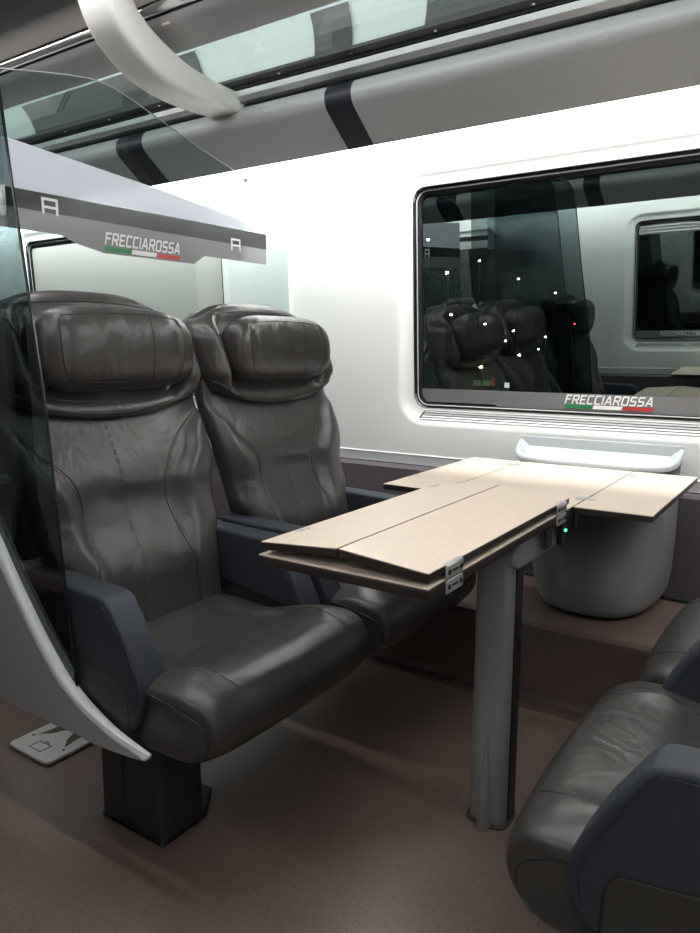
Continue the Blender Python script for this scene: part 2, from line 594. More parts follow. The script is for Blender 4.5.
def build_window(s, win, idx, blind, marks):
    a, b = win
    root = empty('window_%d' % idx, ((a + b) / 2, wy(WZ0, s), WZ0))
    ox, oy, oz = root.location
    def P(x, z, d):
        return (x - ox, wy(z, s, d) - oy, z - oz)
    # rubber frame
    bm = bmesh.new()
    rr = []
    for e, d in ((.0, -.022), (.0, -.040), (.022, -.046), (.022, -.066)):
        rr.append([P(x, z, d) for x, z in rrect(a + e, b - e, WZ0 + e * .6, WZ1 - e * 1.1, .055 - e * .4, 8)])
    loft(bm, rr, True, False)
    obj('window_frame', bm, M['frame'], root)
    # second sealing line
    bm = bmesh.new()
    pts = [P(x, z, -.038) for x, z in rrect(a + .010, b - .010, WZ0 + .008, WZ1 - .012, .05, 8)]
    tube(bm, pts + [pts[0]], .003, 6)
    obj('seal', bm, M['alu_d'], root)
    # pane
    bm = bmesh.new()
    vs = [bm.verts.new(P(x, z, -.058)) for x, z in rrect(a + .01, b - .01, WZ0 + .005, WZ1 - .01, .045, 6)]
    bm.faces.new(vs)
    obj('pane', bm, M['win'], root, smooth=False)
    # foil band along the bottom
    bm = bmesh.new()
    n0 = a + .30
    poly = [(a + .045, WZ0 + .022), (n0 + .06, WZ0 + .022), (n0 + .10, WZ0 + .004), (b - .32, WZ0 + .004), (b - .28, WZ0 + .022),
            (b - .04, WZ0 + .022), (b - .014, WZ0 + .045), (b - .014, WZ0 + .079), (a + .016, WZ0 + .079), (a + .016, WZ0 + .055)]
    fs = [bm.verts.new(P(x, z, -.054)) for x, z in poly]
    bk = [bm.verts.new(P(x, z, -.056)) for x, z in poly]
    bm.faces.new(fs)
    bm.faces.new(bk[::-1])
    for i in range(len(poly)):
        k = (i + 1) % len(poly)
        bm.faces.new((fs[i], fs[k], bk[k], bk[i]))
    obj('foil_band', bm, M['band'], root, smooth=False)
    if marks:
        tilt = math.atan(.047)
        rot = (radians(90) + tilt, 0, 0) if s > 0 else (radians(90) + tilt, 0, pi)
        # lettering; measured in the photo: 0.90 m to 0.585 m left of the bay middle
        lx = -0.892 + (0 if s > 0 else 0)
        zt = WZ0 + .042
        letters('lettering', 'FRECCIAROSSA', .030, .330, M['white'], root, P(lx, zt, -.052), rot)
        for k, c in enumerate(('green', 'white', 'red')):
            bm = bmesh.new()
            x0 = lx - .004 + k * .110
            q = [(x0, zt - .020), (x0 + .106, zt - .020), (x0 + .111, zt - .006), (x0 + .005, zt - .006)]
            A = [bm.verts.new(P(x, z, -.0535)) for x, z in q]
            B = [bm.verts.new(P(x, z, -.052)) for x, z in q]
            bm.faces.new(B)
            bm.faces.new(A[::-1])
            for i in range(4):
                bm.faces.new((A[i], A[(i + 1) % 4], B[(i + 1) % 4], B[i]))
            st = obj('flag_stripe', bm, M[c], root, smooth=False)
            st['label'] = c + ' stripe under the lettering'
    # sill grille
    bm = bmesh.new()
    z0g, z1g = WZ0 - .052, WZ0 - .014
    def dep(z):
        e = (WZ0 - z) / .085 * .075
        return interp([(0, -.024), (.012, -.023), (.026, -.021), (.040, -.016), (.054, -.008), (.075, 0)], e)
    for k in range(4):
        za = z0g + k * .0098
        zb_ = za + .0062
        sh = (z1g - za) * .9
        pts = [P(a + .035 - sh * .6 + .02, za, dep(za) + .004), P(b - .05, za, dep(za) + .004),
               P(b - .05, zb_, dep(zb_) + .003), P(a + .035 - sh * .6 + .024, zb_, dep(zb_) + .003)]
        vv = [bm.verts.new(p) for p in pts]
        f = bm.faces.new(vv)
        e = bmesh.ops.extrude_face_region(bm, geom=[f])
        for v in e['geom']:
            if isinstance(v, bmesh.types.BMVert): v.co.y += .003 * s
    obj('sill_grille', bm, M['grille'], root, smooth=False)
    bm = bmesh.new()
    pts = [P(a + .022, z0g - .001, dep(z0g) + .0012), P(b - .045, z0g - .001, dep(z0g) + .0012),
           P(b - .045, z1g, dep(z1g) + .0012), P(a + .05, z1g, dep(z1g) + .0012)]
    vv = [bm.verts.new(p) for p in pts]
    f = bm.faces.new(vv)
    e = bmesh.ops.extrude_face_region(bm, geom=[f])
    for v in e['geom']:
        if isinstance(v, bmesh.types.BMVert): v.co.y += .004 * s
    obj('grille_slot', bm, M['slot'], root, smooth=False)
    # roller blind: rolled up cassette, or drawn down
    zlow = WZ0 + .012 if blind else WZ1 - .10
    if blind or s < 0:
        bm = bmesh.new()
        box(bm, a + .03 - ox, b - .03 - ox, wy(zlow, s, -.046) - oy - .001, wy(zlow, s, -.046) - oy + .001, 0, .01)
        bm.clear()
        A = [bm.verts.new(P(x, z, -.048)) for x, z in ((a + .024, zlow), (b - .024, zlow), (b - .024, WZ1 - .035), (a + .024, WZ1 - .035))]
        f = bm.faces.new(A)
        e = bmesh.ops.extrude_face_region(bm, geom=[f])
        for v in e['geom']:
            if isinstance(v, bmesh.types.BMVert): v.co.y += .0015 * s
        bl = obj('roller_blind', bm, M['blind'], root, smooth=False)
        for zz in () if blind else (WZ1 - .045, WZ1 - .066, WZ1 - .088):
            bm = bmesh.new()
            tube(bm, [P(a + .03, zz, -.044), P(b - .03, zz, -.044)], .0045, 6)
            obj('blind_rail', bm, M['alu'], root)
    struct(root, ('wide train window by the table with grey lettered foil band' if s > 0 and not blind else
                  'train window with silver roller blind drawn down' if s > 0 else
                  'train window on the other side of the aisle, blind rolled up'))
    return root


build_window(1, WINDOWS[1], 1, False, True)
build_window(1, WINDOWS[0], 2, True, False)
build_window(-1, OPP[1], 3, False, True)
build_window(-1, OPP[0], 4, False, False)

# floor
bm = bmesh.new()
box(bm, X0, X1, mY(WY + .1, -1), WY + .1, -.05, 0)
struct(obj('floor', bm, M['floor'], smooth=False), 'brown speckled vinyl floor')
# welded seam in the floor sheet
bm = bmesh.new()
tube(bm, [(X0 + .01, 2.17, .0002), (X1, 2.17, .0002)], .0018, 6)
struct(obj('trim_2', bm, plain('floor weld', (.22, .15, .13), .4)), 'welded seam line in the floor vinyl')

# lower wall cloth + raised heating duct on each side
for s, nm in ((1, 'back'), (-1, 'front')):
    bm = bmesh.new()
    prism(bm, [(mY(2.745, s), .0), (mY(2.745, s), .655), (mY(2.80, s), .672), (mY(2.86, s), .672), (mY(2.86, s), 0)], 'x', X0, X1)
    struct(obj('wall_lower_%s' % nm, bm, M['carpet'], smooth=False), 'dark cloth covered lower wall')
    bm = bmesh.new()
    prof = [(2.245, 0), (2.205, .0)]
    prof = [(2.190, 0), (2.190, .002), (2.215, .004), (2.232, .012), (2.240, .028), (2.243, .05), (2.244, .245), (2.249, .262), (2.262, .272), (2.28, .276),
            (2.744, .276), (2.744, 0)]
    if s < 0:
        prof = [(y + .34 if y < 2.74 else y, z) for y, z in prof]
    prism(bm, [(mY(y, s), z) for y, z in prof], 'x', X0 + .002, X1 - .002)
    struct(obj('baseboard_%s' % nm, bm, M['step'], angle=25), 'brown raised duct step along the wall foot')
    bm = bmesh.new()
    tube(bm, [(X0, mY(2.735, s), .285), (X1, mY(2.735, s), .285)], .008, 8)
    struct(obj('trim_3', bm, M['black']), 'black strip where the wall cloth meets the duct')

# fascia, ceiling, vault
for s, nm in ((1, 'back'), (-1, 'front')):
    prof = sp2([(2.500, 1.955), (2.470, 1.977), (2.440, 1.999), (2.400, 2.029), (2.362, 2.058), (2.344, 2.078), (2.338, 2.105), (2.345, 2.130), (2.362, 2.150)], 4)
    back = [(y + .012, z + .006) for y, z in prof[::-1]]
    stripes = ((-1.70, -1.58), (-2.90, -2.72), (-4.46, -4.34), (.12, .24))
    bm = bmesh.new()
    segs = []
    prev = X0
    for (a, b) in sorted(stripes):
        segs.append((prev, a)); prev = b
    segs.append((prev, X1))
    for a, b in segs:
        prism(bm, [(mY(y, s), z) for y, z in prof + back], 'x', a, b)
    struct(obj('trim_4', bm, M['fascia'], angle=30), 'silver grey curved fascia under the luggage rack')
    bm = bmesh.new()
    for a, b in stripes:
        prism(bm, [(mY(y, s), z) for y, z in prof + back], 'x', a, b)
    struct(obj('trim_5', bm, M['navy'], angle=30), 'dark vertical bands crossing the grey fascia')
    # closing shelf behind the fascia
    bm = bmesh.new()
    prism(bm, [(mY(y, s), z) for y, z in ((2.362, 2.150), (2.38, 2.162), (2.715, 2.162), (2.715, 2.150))], 'x', X0, X1)
    struct(obj('trim_6', bm, M['black'], smooth=False), 'black shadow gap above the fascia')
    # vault above the rack
    bm = bmesh.new()
    vp = sp2([(2.712, 2.16), (2.69, 2.28), (2.62, 2.40), (2.52, 2.48), (2.40, 2.53)], 5)
    vp2 = [(y + .01, z + .02) for y, z in vp[::-1]]
    prism(bm, [(mY(y, s), z) for y, z in vp + vp2], 'x', X0, X1)
    struct(obj('ceiling_vault_%s' % nm, bm, M['vault'], angle=60), 'pale curved vault above the luggage rack')
    bm = bmesh.new()
    for a, b in ((-4.1, -2.75), (-2.12, -1.92), (-1.60, .5)):  # dark sheets on the vault stand in for reflections in the rack glass
        vq = [(y - .012, z - .006) for y, z in vp if z < 2.50]
        vq2 = [(y + .004, z + .003) for y, z in vq[::-1]]
        # leaning ends
        A, B = [], []
        pts = vq + vq2
        def shx(z): return (z - 2.16) * .75 if s > 0 else 0
        A = [bm.verts.new((a + shx(z), mY(y, s), z)) for y, z in pts]
        B = [bm.verts.new((b + shx(z) * .9, mY(y, s), z)) for y, z in pts]
        n = len(pts)
        for i in range(n):
            bm.faces.new((A[i], A[(i + 1) % n], B[(i + 1) % n], B[i]))
        bm.faces.new(A); bm.faces.new(B[::-1])
    struct(obj('trim_7', bm, M['vault_refl'], angle=60), 'dark grey painted reflections of the rack glass, laid on the vault')
bm = bmesh.new()
box(bm, X0, X1, mY(2.41, -1), 2.41, 2.53, 2.60)
struct(obj('ceiling', bm, M['ceiling'], smooth=False), 'dark brown grey ceiling over the aisle')
for nm, xa, xb in (('left', X0 - .05, X0), ('right', X1, X1 + .05)):
    bm = bmesh.new()
    box(bm, xa, xb, mY(WY + .1, -1), WY + .1, 0, 2.66)
    struct(obj('wall_' + nm, bm, plain('end wall ' + nm, (.25, .25, .25), .6), smooth=False), 'carriage end wall')


# ------------------------------------------------------------------ luggage rack
def rack(s, label):
    root = empty('luggage_rack', (0, mY(2.37, s), 2.16))
    ox, oy, oz = root.location
    def pr(name, pts, mat, xa=X0 + .01, xb=X1 - .01, angle=30, lab=None):
        bm = bmesh.new()
        prism(bm, [(mY(y, s) - oy, z - oz) for y, z in pts], 'x', xa, xb)
        o = obj(name, bm, mat, root, angle=angle)
        if lab: o['label'] = lab
        return o
    pr('lower_rail', [(2.400, 2.163), (2.352, 2.170), (2.335, 2.185), (2.332, 2.205), (2.345, 2.212), (2.42, 2.21)], M['alu'])
    pr('rail_gasket', [(2.352, 2.2125), (2.326, 2.207), (2.322, 2.216), (2.345, 2.226)], M['black'], lab='black gasket')
    pr('screw_rail', [(2.372, 2.232), (2.325, 2.2175), (2.290, 2.226), (2.288, 2.236), (2.36, 2.250)], plain('dark rail', (.06, .06, .062), .4))
    # glass shelf
    pr('glass_shelf', [(2.33, 2.2385), (2.30, 2.2365), (2.06, 2.292), (2.06, 2.300), (2.33, 2.2465)], M['clear'], angle=10)
    pr('front_rail', sp2([(2.075, 2.280), (2.02, 2.296), (1.96, 2.322), (1.935, 2.342)], 3) + [(1.942, 2.350), (2.03, 2.312), (2.080, 2.296)], M['alu_d'])
    pr('inner_rail', [(1.95, 2.352), (1.945, 2.366), (1.985, 2.372), (2.0, 2.352)], M['black'])
    bm = bmesh.new()
    tube(bm, [(X0 + .01, mY(1.925, s) - oy, 2.372 - oz), (X1 - .01, mY(1.925, s) - oy, 2.372 - oz)], .021, 16)
    o = obj('hand_rail', bm, M['chrome'], root)
    o['label'] = 'polished chrome rail'
    for k in range(17):
        x = -3.9 + k * .335
        if x > X1 - .1: break
        bm = bmesh.new()
        Mx = Matrix.Translation((x, mY(2.306, s) - oy, 2.2195 - oz)) @ Matrix.Rotation(radians(-15) * s, 4, 'X')
        bmesh.ops.create_cone(bm, segments=12, radius1=.0055, radius2=.0045, depth=.004, cap_ends=True, matrix=Mx)
        bmesh.ops.create_cone(bm, segments=6, radius1=.002, radius2=.002, depth=.006, cap_ends=True, matrix=Mx)
        obj('screw', bm, M['chrome'], root)
    # cast brackets
    outer = sp2([(2.505, 2.172), (2.46, 2.150), (2.36, 2.130), (2.20, 2.122), (2.05, 2.126), (1.93, 2.150), (1.83, 2.198), (1.75, 2.270), (1.705, 2.36), (1.692, 2.44), (1.70, 2.53)], 6)
    inner = sp2([(2.50, 2.205), (2.44, 2.214), (2.33, 2.214), (2.20, 2.222), (2.08, 2.24), (1.98, 2.275), (1.90, 2.315), (1.845, 2.36), (1.815, 2.42), (1.805, 2.46), (1.81, 2.53)], 6)
    for xb in (-2.215, .455):
        bm = bmesh.new()
        rings = []
        n = len(outer)
        for i in range(n):
            o_, i_ = Vector((0, outer[i][0], outer[i][1])), Vector((0, inner[i][0], inner[i][1]))
            c = (o_ + i_) / 2
            h = (o_ - i_) / 2
            t = i / (n - 1)
            hw = .082 + .0 * min(1, max(0, t * 2.2))
            ring = []
            for k in range(20):
                a = 2 * pi * k / 20
                ca, sa = cos(a), sin(a)
                px = hw * math.copysign(abs(ca) ** .36, ca)
                q = c + h * math.copysign(abs(sa) ** .36, sa)
                ring.append((xb + px, mY(q.y, s) - oy, q.z - oz))
            rings.append(ring)
        loft(bm, rings)
        o = obj('bracket', bm, M['bracket'], root, angle=60)
        o['label'] = 'curved ivory cast bracket'
        bm = bmesh.new()
        box(bm, xb + .080, xb + .120, mY(1.955, s) - oy - .006, mY(1.955, s) - oy + .006, 2.318 - oz, 2.342 - oz)
        obj('number_plate', bm, plain('beige plate', (.45, .38, .32), .5), root, smooth=False, bevel=.002)
    tag(root, label, 'luggage rack')
    return root


rack(1, 'glass and aluminium luggage rack with ivory bracket above the window')
rack(-1, 'glass luggage rack on the far side of the aisle, seen in the window')


# ------------------------------------------------------------------ seats
def back_center(z):      # x of the mid-plane of the backrest (local, seat faces +x)
    return interp([(.36, -.025), (.55, -.058), (.80, -.13), (1.05, -.212), (1.34, -.285)], z)


MESH = {}


def sup(a, p):
    c, s_ = cos(a), sin(a)
    return math.copysign(abs(c) ** p, c), math.copysign(abs(s_) ** p, s_)


SO = -.036


def backrest_bm():
    bm = bmesh.new()
    rings = []
    N = 72
    zs = [.36 + (1.08 - .36) * k / 54 for k in range(55)]
    for z in zs:
        w = interp([(.36, .235), (.60, .256), (.70, .298), (.95, .330), (1.10, .330)], z)
        d = interp([(.36, .035), (.5, .050), (.9, .052), (1.08, .050)], z)
        ring = []
        for k in range(N):
            a = 2 * pi * k / N
            c, s_ = sup(a, .62)
            y = w * s_
            x = back_center(z) + d * c
            if c > 0:
                u = min(1, abs(y - SO * (1 - (y / w) ** 2)) / w)
                fr = min(1, c * 1.6)
                # side bolsters bounded by the curved seams
                seam = interp([(.36, .80), (.62, .52), (.80, .56), (.92, .74), (1.02, .98)], z)
                bol = interp([(0, 0), (.10, 1), (.5, .55)], max(0, u - seam)) if u > seam else 0
                x += fr * (.020 * bol - .010 * cos(u * pi / 2) * (1 if u < seam else 0))
                x += fr * .012 * math.exp(-((z - .58) / .10) ** 2) * (1 - u * .6)
                # soft wrinkles near the lumbar zone
                x += fr * .0022 * sin(z * 55 + y * 16) * math.exp(-((z - .78) / .10) ** 2) * math.exp(-((u - .30) / .25) ** 2)
            ring.append((x, y, z))
        rings.append(ring)
    loft(bm, rings)
    return bm


def headshell_bm():
    bm = bmesh.new()
    rings = []
    N = 72
    K = 30
    for k in range(K + 1):
        t = k / K
        z = .995 + (1.335 - .995) * t
        edge = 1.0
        if t < .10: edge = .90 + .10 * sqrt(max(0, 1 - ((.10 - t) / .10) ** 2))
        top = 1.0
        if z > 1.255:
            q = (z - 1.255) / .0805
            top = sqrt(max(.0, 1 - q * q))
        w = interp([(.99, .312), (1.08, .328), (1.20, .328), (1.34, .305)], z) * (.80 + .20 * top)
        d = .068 * (.30 + .70 * top) * edge
        ring = []
        for j in range(N):
            a = 2 * pi * j / N
            c, s_ = sup(a, .66)
            y = w * s_ * (edge * .2 + .8)
            x = back_center(z) + d * c
            u = abs(y) / w
            zz = z
            if t < .5: zz += .050 * (u ** 2.2) * (1 - t * 2) * (1 if c > 0 else .5)
            if t > .6: zz -= .055 * (u ** 3.5) * ((t - .6) / .4)
            if c > 0:
                fr = min(1, c * 1.6)
                wing = interp([(.66, 0), (.86, 1), (1.0, .7)], u)
                x += fr * .052 * wing * top * interp([(.99, .15), (1.09, 1), (1.22, 1), (1.33, .2)], z)
                # rolled lower lip
                x += fr * .012 * math.exp(-((z - 1.025) / .026) ** 2)
                x -= fr * .020 * (1 - wing) * interp([(1.0, 0), (1.06, 1), (1.26, 1), (1.33, 0)], z)
            ring.append((x, y, zz))
        rings.append(ring)
    loft(bm, rings)
    return bm


def pillow_bm():
    bm = bmesh.new()
    K, N = 44, 40
    rings = []
    for i in range(K + 1):
        v = -1 + 2 * i / K
        v = math.copysign(1 - (1 - abs(v)) ** 1.6, v)
        e = max(0.0, 1 - abs(v) ** 4.2) ** (1 / 3.0)
        ring = []
        for j in range(N):
            a = 2 * pi * j / N
            c, s_ = sup(a, .78)
            zc = 1.180 - .006 * (v * v)
            z = zc + .112 * s_ * (.45 + .55 * e) * (e ** .35 if e > 0 else 0)
            x = back_center(1.17) + .088 + (.062 * c) * (e ** .6 if e > 0 else 0)
            if c > 0: x += .010 * v * v - .006 * s_
            x += .004 * s_
            # panel seams pressed into the front
            if c > .2:
                x -= .004 * math.exp(-((abs(v) - .70) / .035) ** 2) * (1 if abs(s_) < .85 else 0)
            ring.append((x, .255 * v, z))
        rings.append(ring)
    loft(bm, rings)
    return bm


CPROF = [(-.10, .340), (-.085, .412), (-.03, .450), (.06, .455), (.16, .448), (.27, .452), (.36, .468), (.425, .470), (.47, .453), (.497, .415),
         (.503, .375), (.488, .335), (.445, .303), (.36, .292), (.20, .292), (.05, .300)]


def cushion_bm():
    bm = bmesh.new()
    prof = sp2(CPROF, 5, True)
    K = 48
    rings = []
    cx, cz = .2, .375
    for i in range(K + 1):
        v = -1 + 2 * i / K
        v = math.copysign(1 - (1 - abs(v)) ** 1.7, v)
        e = max(0, 1 - abs(v) ** 7) ** (1 / 3.2)
        ring = []
        for (x, z) in prof:
            hw = interp([(.18, .246), (.30, .318), (.42, .320), (.52, .300)], x)
            y = v * hw
            zz = cz + (z - cz) * (.62 + .38 * e)
            xx = cx + (x - cx) * (.93 + .07 * e) if x > cx else x
            top = z > .40
            if top:
                u = abs(v)
                # side bolsters, dished middle, curved front seam
                zz += .014 * interp([(.55, 0), (.72, 1), (1, .2)], u) * interp([(-.05, .3), (.15, 1), (.35, 1), (.45, 0)], x)
                zz -= .012 * cos(u * pi / 2) * math.exp(-((x - .12) / .16) ** 2)
                xs = .285 - .07 * (1 - min(1, u / .6) ** 2)
                zz -= .006 * math.exp(-((x - xs) / .014) ** 2) * (1 if u < .72 else 0)
                zz += .0030 * sin(x * 42 + y * 9) * math.exp(-((x - .33) / .10) ** 2) * (1 - u)
            # a soft bow of the nose
            if x > .35: xx += .012 * (1 - v * v)
            ring.append((xx, y, zz))
        rings.append(ring)
    loft(bm, rings)
    return bm


def arm_bm(side):
    """side=+1 at +y.  cover of the armrest with its front running down"""
    bm = bmesh.new()
    prof = [(-.13, .645), (.165, .636), (.195, .630), (.213, .612), (.262, .535), (.300, .460), (.305, .435), (.296, .385), (.275, .345), (.255, .345), (.250, .42),
            (.235, .445), (.06, .470), (-.13, .50)]
    y0, y1 = (.250, .330) if side > 0 else (-.330, -.250)
    prism(bm, prof, 'y', y0, y1)
    return bm


def armside_bm(side):
    bm = bmesh.new()
    prof = [(-.13, .505), (.06, .475), (.235, .450), (.254, .425), (.256, .345), (.25, .315), (.10, .285), (-.13, .30)]
    y0, y1 = (.262, .326) if side > 0 else (-.326, -.262)
    prism(bm, prof, 'y', y0, y1)
    return bm


def project(bvh, pts, direction, off=.0):
    """drop a polyline onto the surface from a far start along -direction"""
    out = []
    d = Vector(direction)
    for p in pts:
        p = Vector(p)
        hit = bvh.ray_cast(p + d * 1.0, -d, 3.0)
        if hit[0] is not None:
            out.append(hit[0] + hit[1] * off if hit[1].dot(d) > 0 else hit[0] - hit[1] * off)
    return out


def seam_bm(bvh, curves, direction, r, off=0.0):
    bm = bmesh.new()
    for c in curves:
        pp = project(bvh, smooth_path(c, 10), direction, off)
        if len(pp) > 2: tube(bm, pp, r, 5)
    return bm


def dashes_bm(bvh, curves, direction, r, off=.0008, step=.0075, gap=.4):
    bm = bmesh.new()
    for c in curves:
        pp = project(bvh, smooth_path(c, 24), direction, off)
        if len(pp) < 3: continue
        L = 0
        on = [pp[0]]
        for a, b in zip(pp, pp[1:]):
            L += (b - a).length
            on.append(b)
            if L > step * (1 - gap) and len(on) >= 2:
                tube(bm, [on[0], on[-1]], r, 4)
                on = [b + (b - a).normalized() * step * gap]
                L = -step * gap
    return bm


def seamed(maker, bvh, seams, stitches):
    bm = maker()
    bmesh.ops.recalc_face_normals(bm, faces=bm.faces)
    for curves, d, r in seams:
        for c in curves:
            pp = project(bvh, smooth_path(c, 10), d)
            if len(pp) > 2: tube(bm, pp, r, 5, mi=1)
    for curves, d in stitches:
        for c in curves:
            pp = project(bvh, smooth_path(c, 24), d, .0018)
            L, on = 0, None
            for k in range(0, len(pp) - 1):
                if k % 3 != 2: tube(bm, [pp[k], pp[k + 1]], .0010, 4, mi=2)
    return bm


headseams = [[(0, -.28, 1.25), (0, -.268, 1.16), (0, -.245, 1.085), (0, -.17, 1.050), (0, 0, 1.038), (0, .17, 1.050), (0, .245, 1.085), (0, .268, 1.16), (0, .28, 1.25)],
             [(0, -.31, 1.075), (0, -.22, 1.030), (0, 0, 1.006), (0, .22, 1.030), (0, .31, 1.075)],
             [(0, -.27, 1.285), (0, -.1, 1.305), (0, .1, 1.305), (0, .27, 1.285)]]


def bvh_of(bm):
    bm.normal_update()
    return BVHTree.FromBMesh(bm)


def part(key, maker, name, mat, parent, angle=60, **kw):
    if key not in MESH:
        o = obj(name, maker(), mat, parent, angle=angle, **kw)
        MESH[key] = o
        return o
    o = MESH[key].copy()
    o.parent = parent
    COL.objects.link(o)
    return o


tmp = backrest_bm(); bmesh.ops.recalc_face_normals(tmp, faces=tmp.faces); BV_B = bvh_of(tmp); tmp.free()
tmp = headshell_bm(); bmesh.ops.recalc_face_normals(tmp, faces=tmp.faces); BV_H = bvh_of(tmp); tmp.free()
tmp = pillow_bm(); bmesh.ops.recalc_face_normals(tmp, faces=tmp.faces); BV_P = bvh_of(tmp); tmp.free()
tmp = cushion_bm(); bmesh.ops.recalc_face_normals(tmp, faces=tmp.faces); BV_C = bvh_of(tmp); tmp.free()
FX = (1, 0, 0)


def mir(c): return [(x, -y, z) for x, y, z in c]


cA = [(0, .298, .990), (0, .24, .935), (0, .175, .875), (0, .142, .815), (0, .140, .74), (0, .155, .62), (0, .175, .50), (0, .19, .43)]
cM = [(0, .0, 1.0), (0, .0, .80), (0, .0, .60), (0, .0, .44)]
SO = -.036
cA = [(x, y + (SO if z < .95 else 0), z) for x, y, z in cA]
cB = [(x, y + (2 * SO if z < .95 else 0), z) for x, y, z in mir(cA)]
backseams = [cA, cB]
backstitch = [[(0, SO, 1.0), (0, SO, .8), (0, SO, .44)], [(0, SO - .006, 1.0), (0, SO - .006, .8), (0, SO - .006, .44)], [(x, y + .010, z) for x, y, z in cA], [(x, y - .010, z) for x, y, z in cB]]
pseam_c = [(0, -.185, 1.262), (0, -.200, 1.225), (0, -.198, 1.15), (0, -.178, 1.108), (0, -.12, 1.094), (0, 0, 1.090), (0, .12, 1.094), (0, .178, 1.108),
           (0, .198, 1.15), (0, .200, 1.225), (0, .185, 1.262)]
pseam_t = [(0, -.185, 1.262), (0, -.1, 1.270), (0, 0, 1.272), (0, .1, 1.270), (0, .185, 1.262)]
pseam_v = [[(0, .088, 1.268), (0, .090, 1.18), (0, .088, 1.093)]]
UZ = (0, 0, 1)
cs1 = [(.285, -.205, 0), (.245, -.14, 0), (.222, -.05, 0), (.222, .05, 0), (.245, .14, 0), (.285, .205, 0)]
cs2 = [(.285, .205, 0), (.33, .225, 0), (.42, .215, 0), (.475, .205, 0)]
cs3 = [(.285, .205, 0), (.20, .205, 0), (.08, .20, 0), (-.03, .19, 0)]


def side_pipe(sgn):
    pts = [(.20, .0, .435), (.27, .0, .436), (.33, .0, .440), (.40, 0, .437), (.455, 0, .420), (.482, 0, .385), (.478, 0, .345), (.44, 0, .315)]
    return [(x, sgn * .0, z) for x, y, z in pts]


def shell_pts():
    top = sp2([(-.64, 1.30), (-.53, 1.14), (-.40, .96), (-.27, .83), (-.18, .700), (-.107, .598), (0, .468), (.089, .392), (.211, .342), (.343, .318)], 8)
    bot = sp2([(.343, .310), (.27, .301), (.178, .295), (.10, .298), (.017, .296), (-.08, .294), (-.164, .296), (-.24, .312), (-.42, .37), (-.55, .48), (-.64, .70)], 6)
    return top, bot


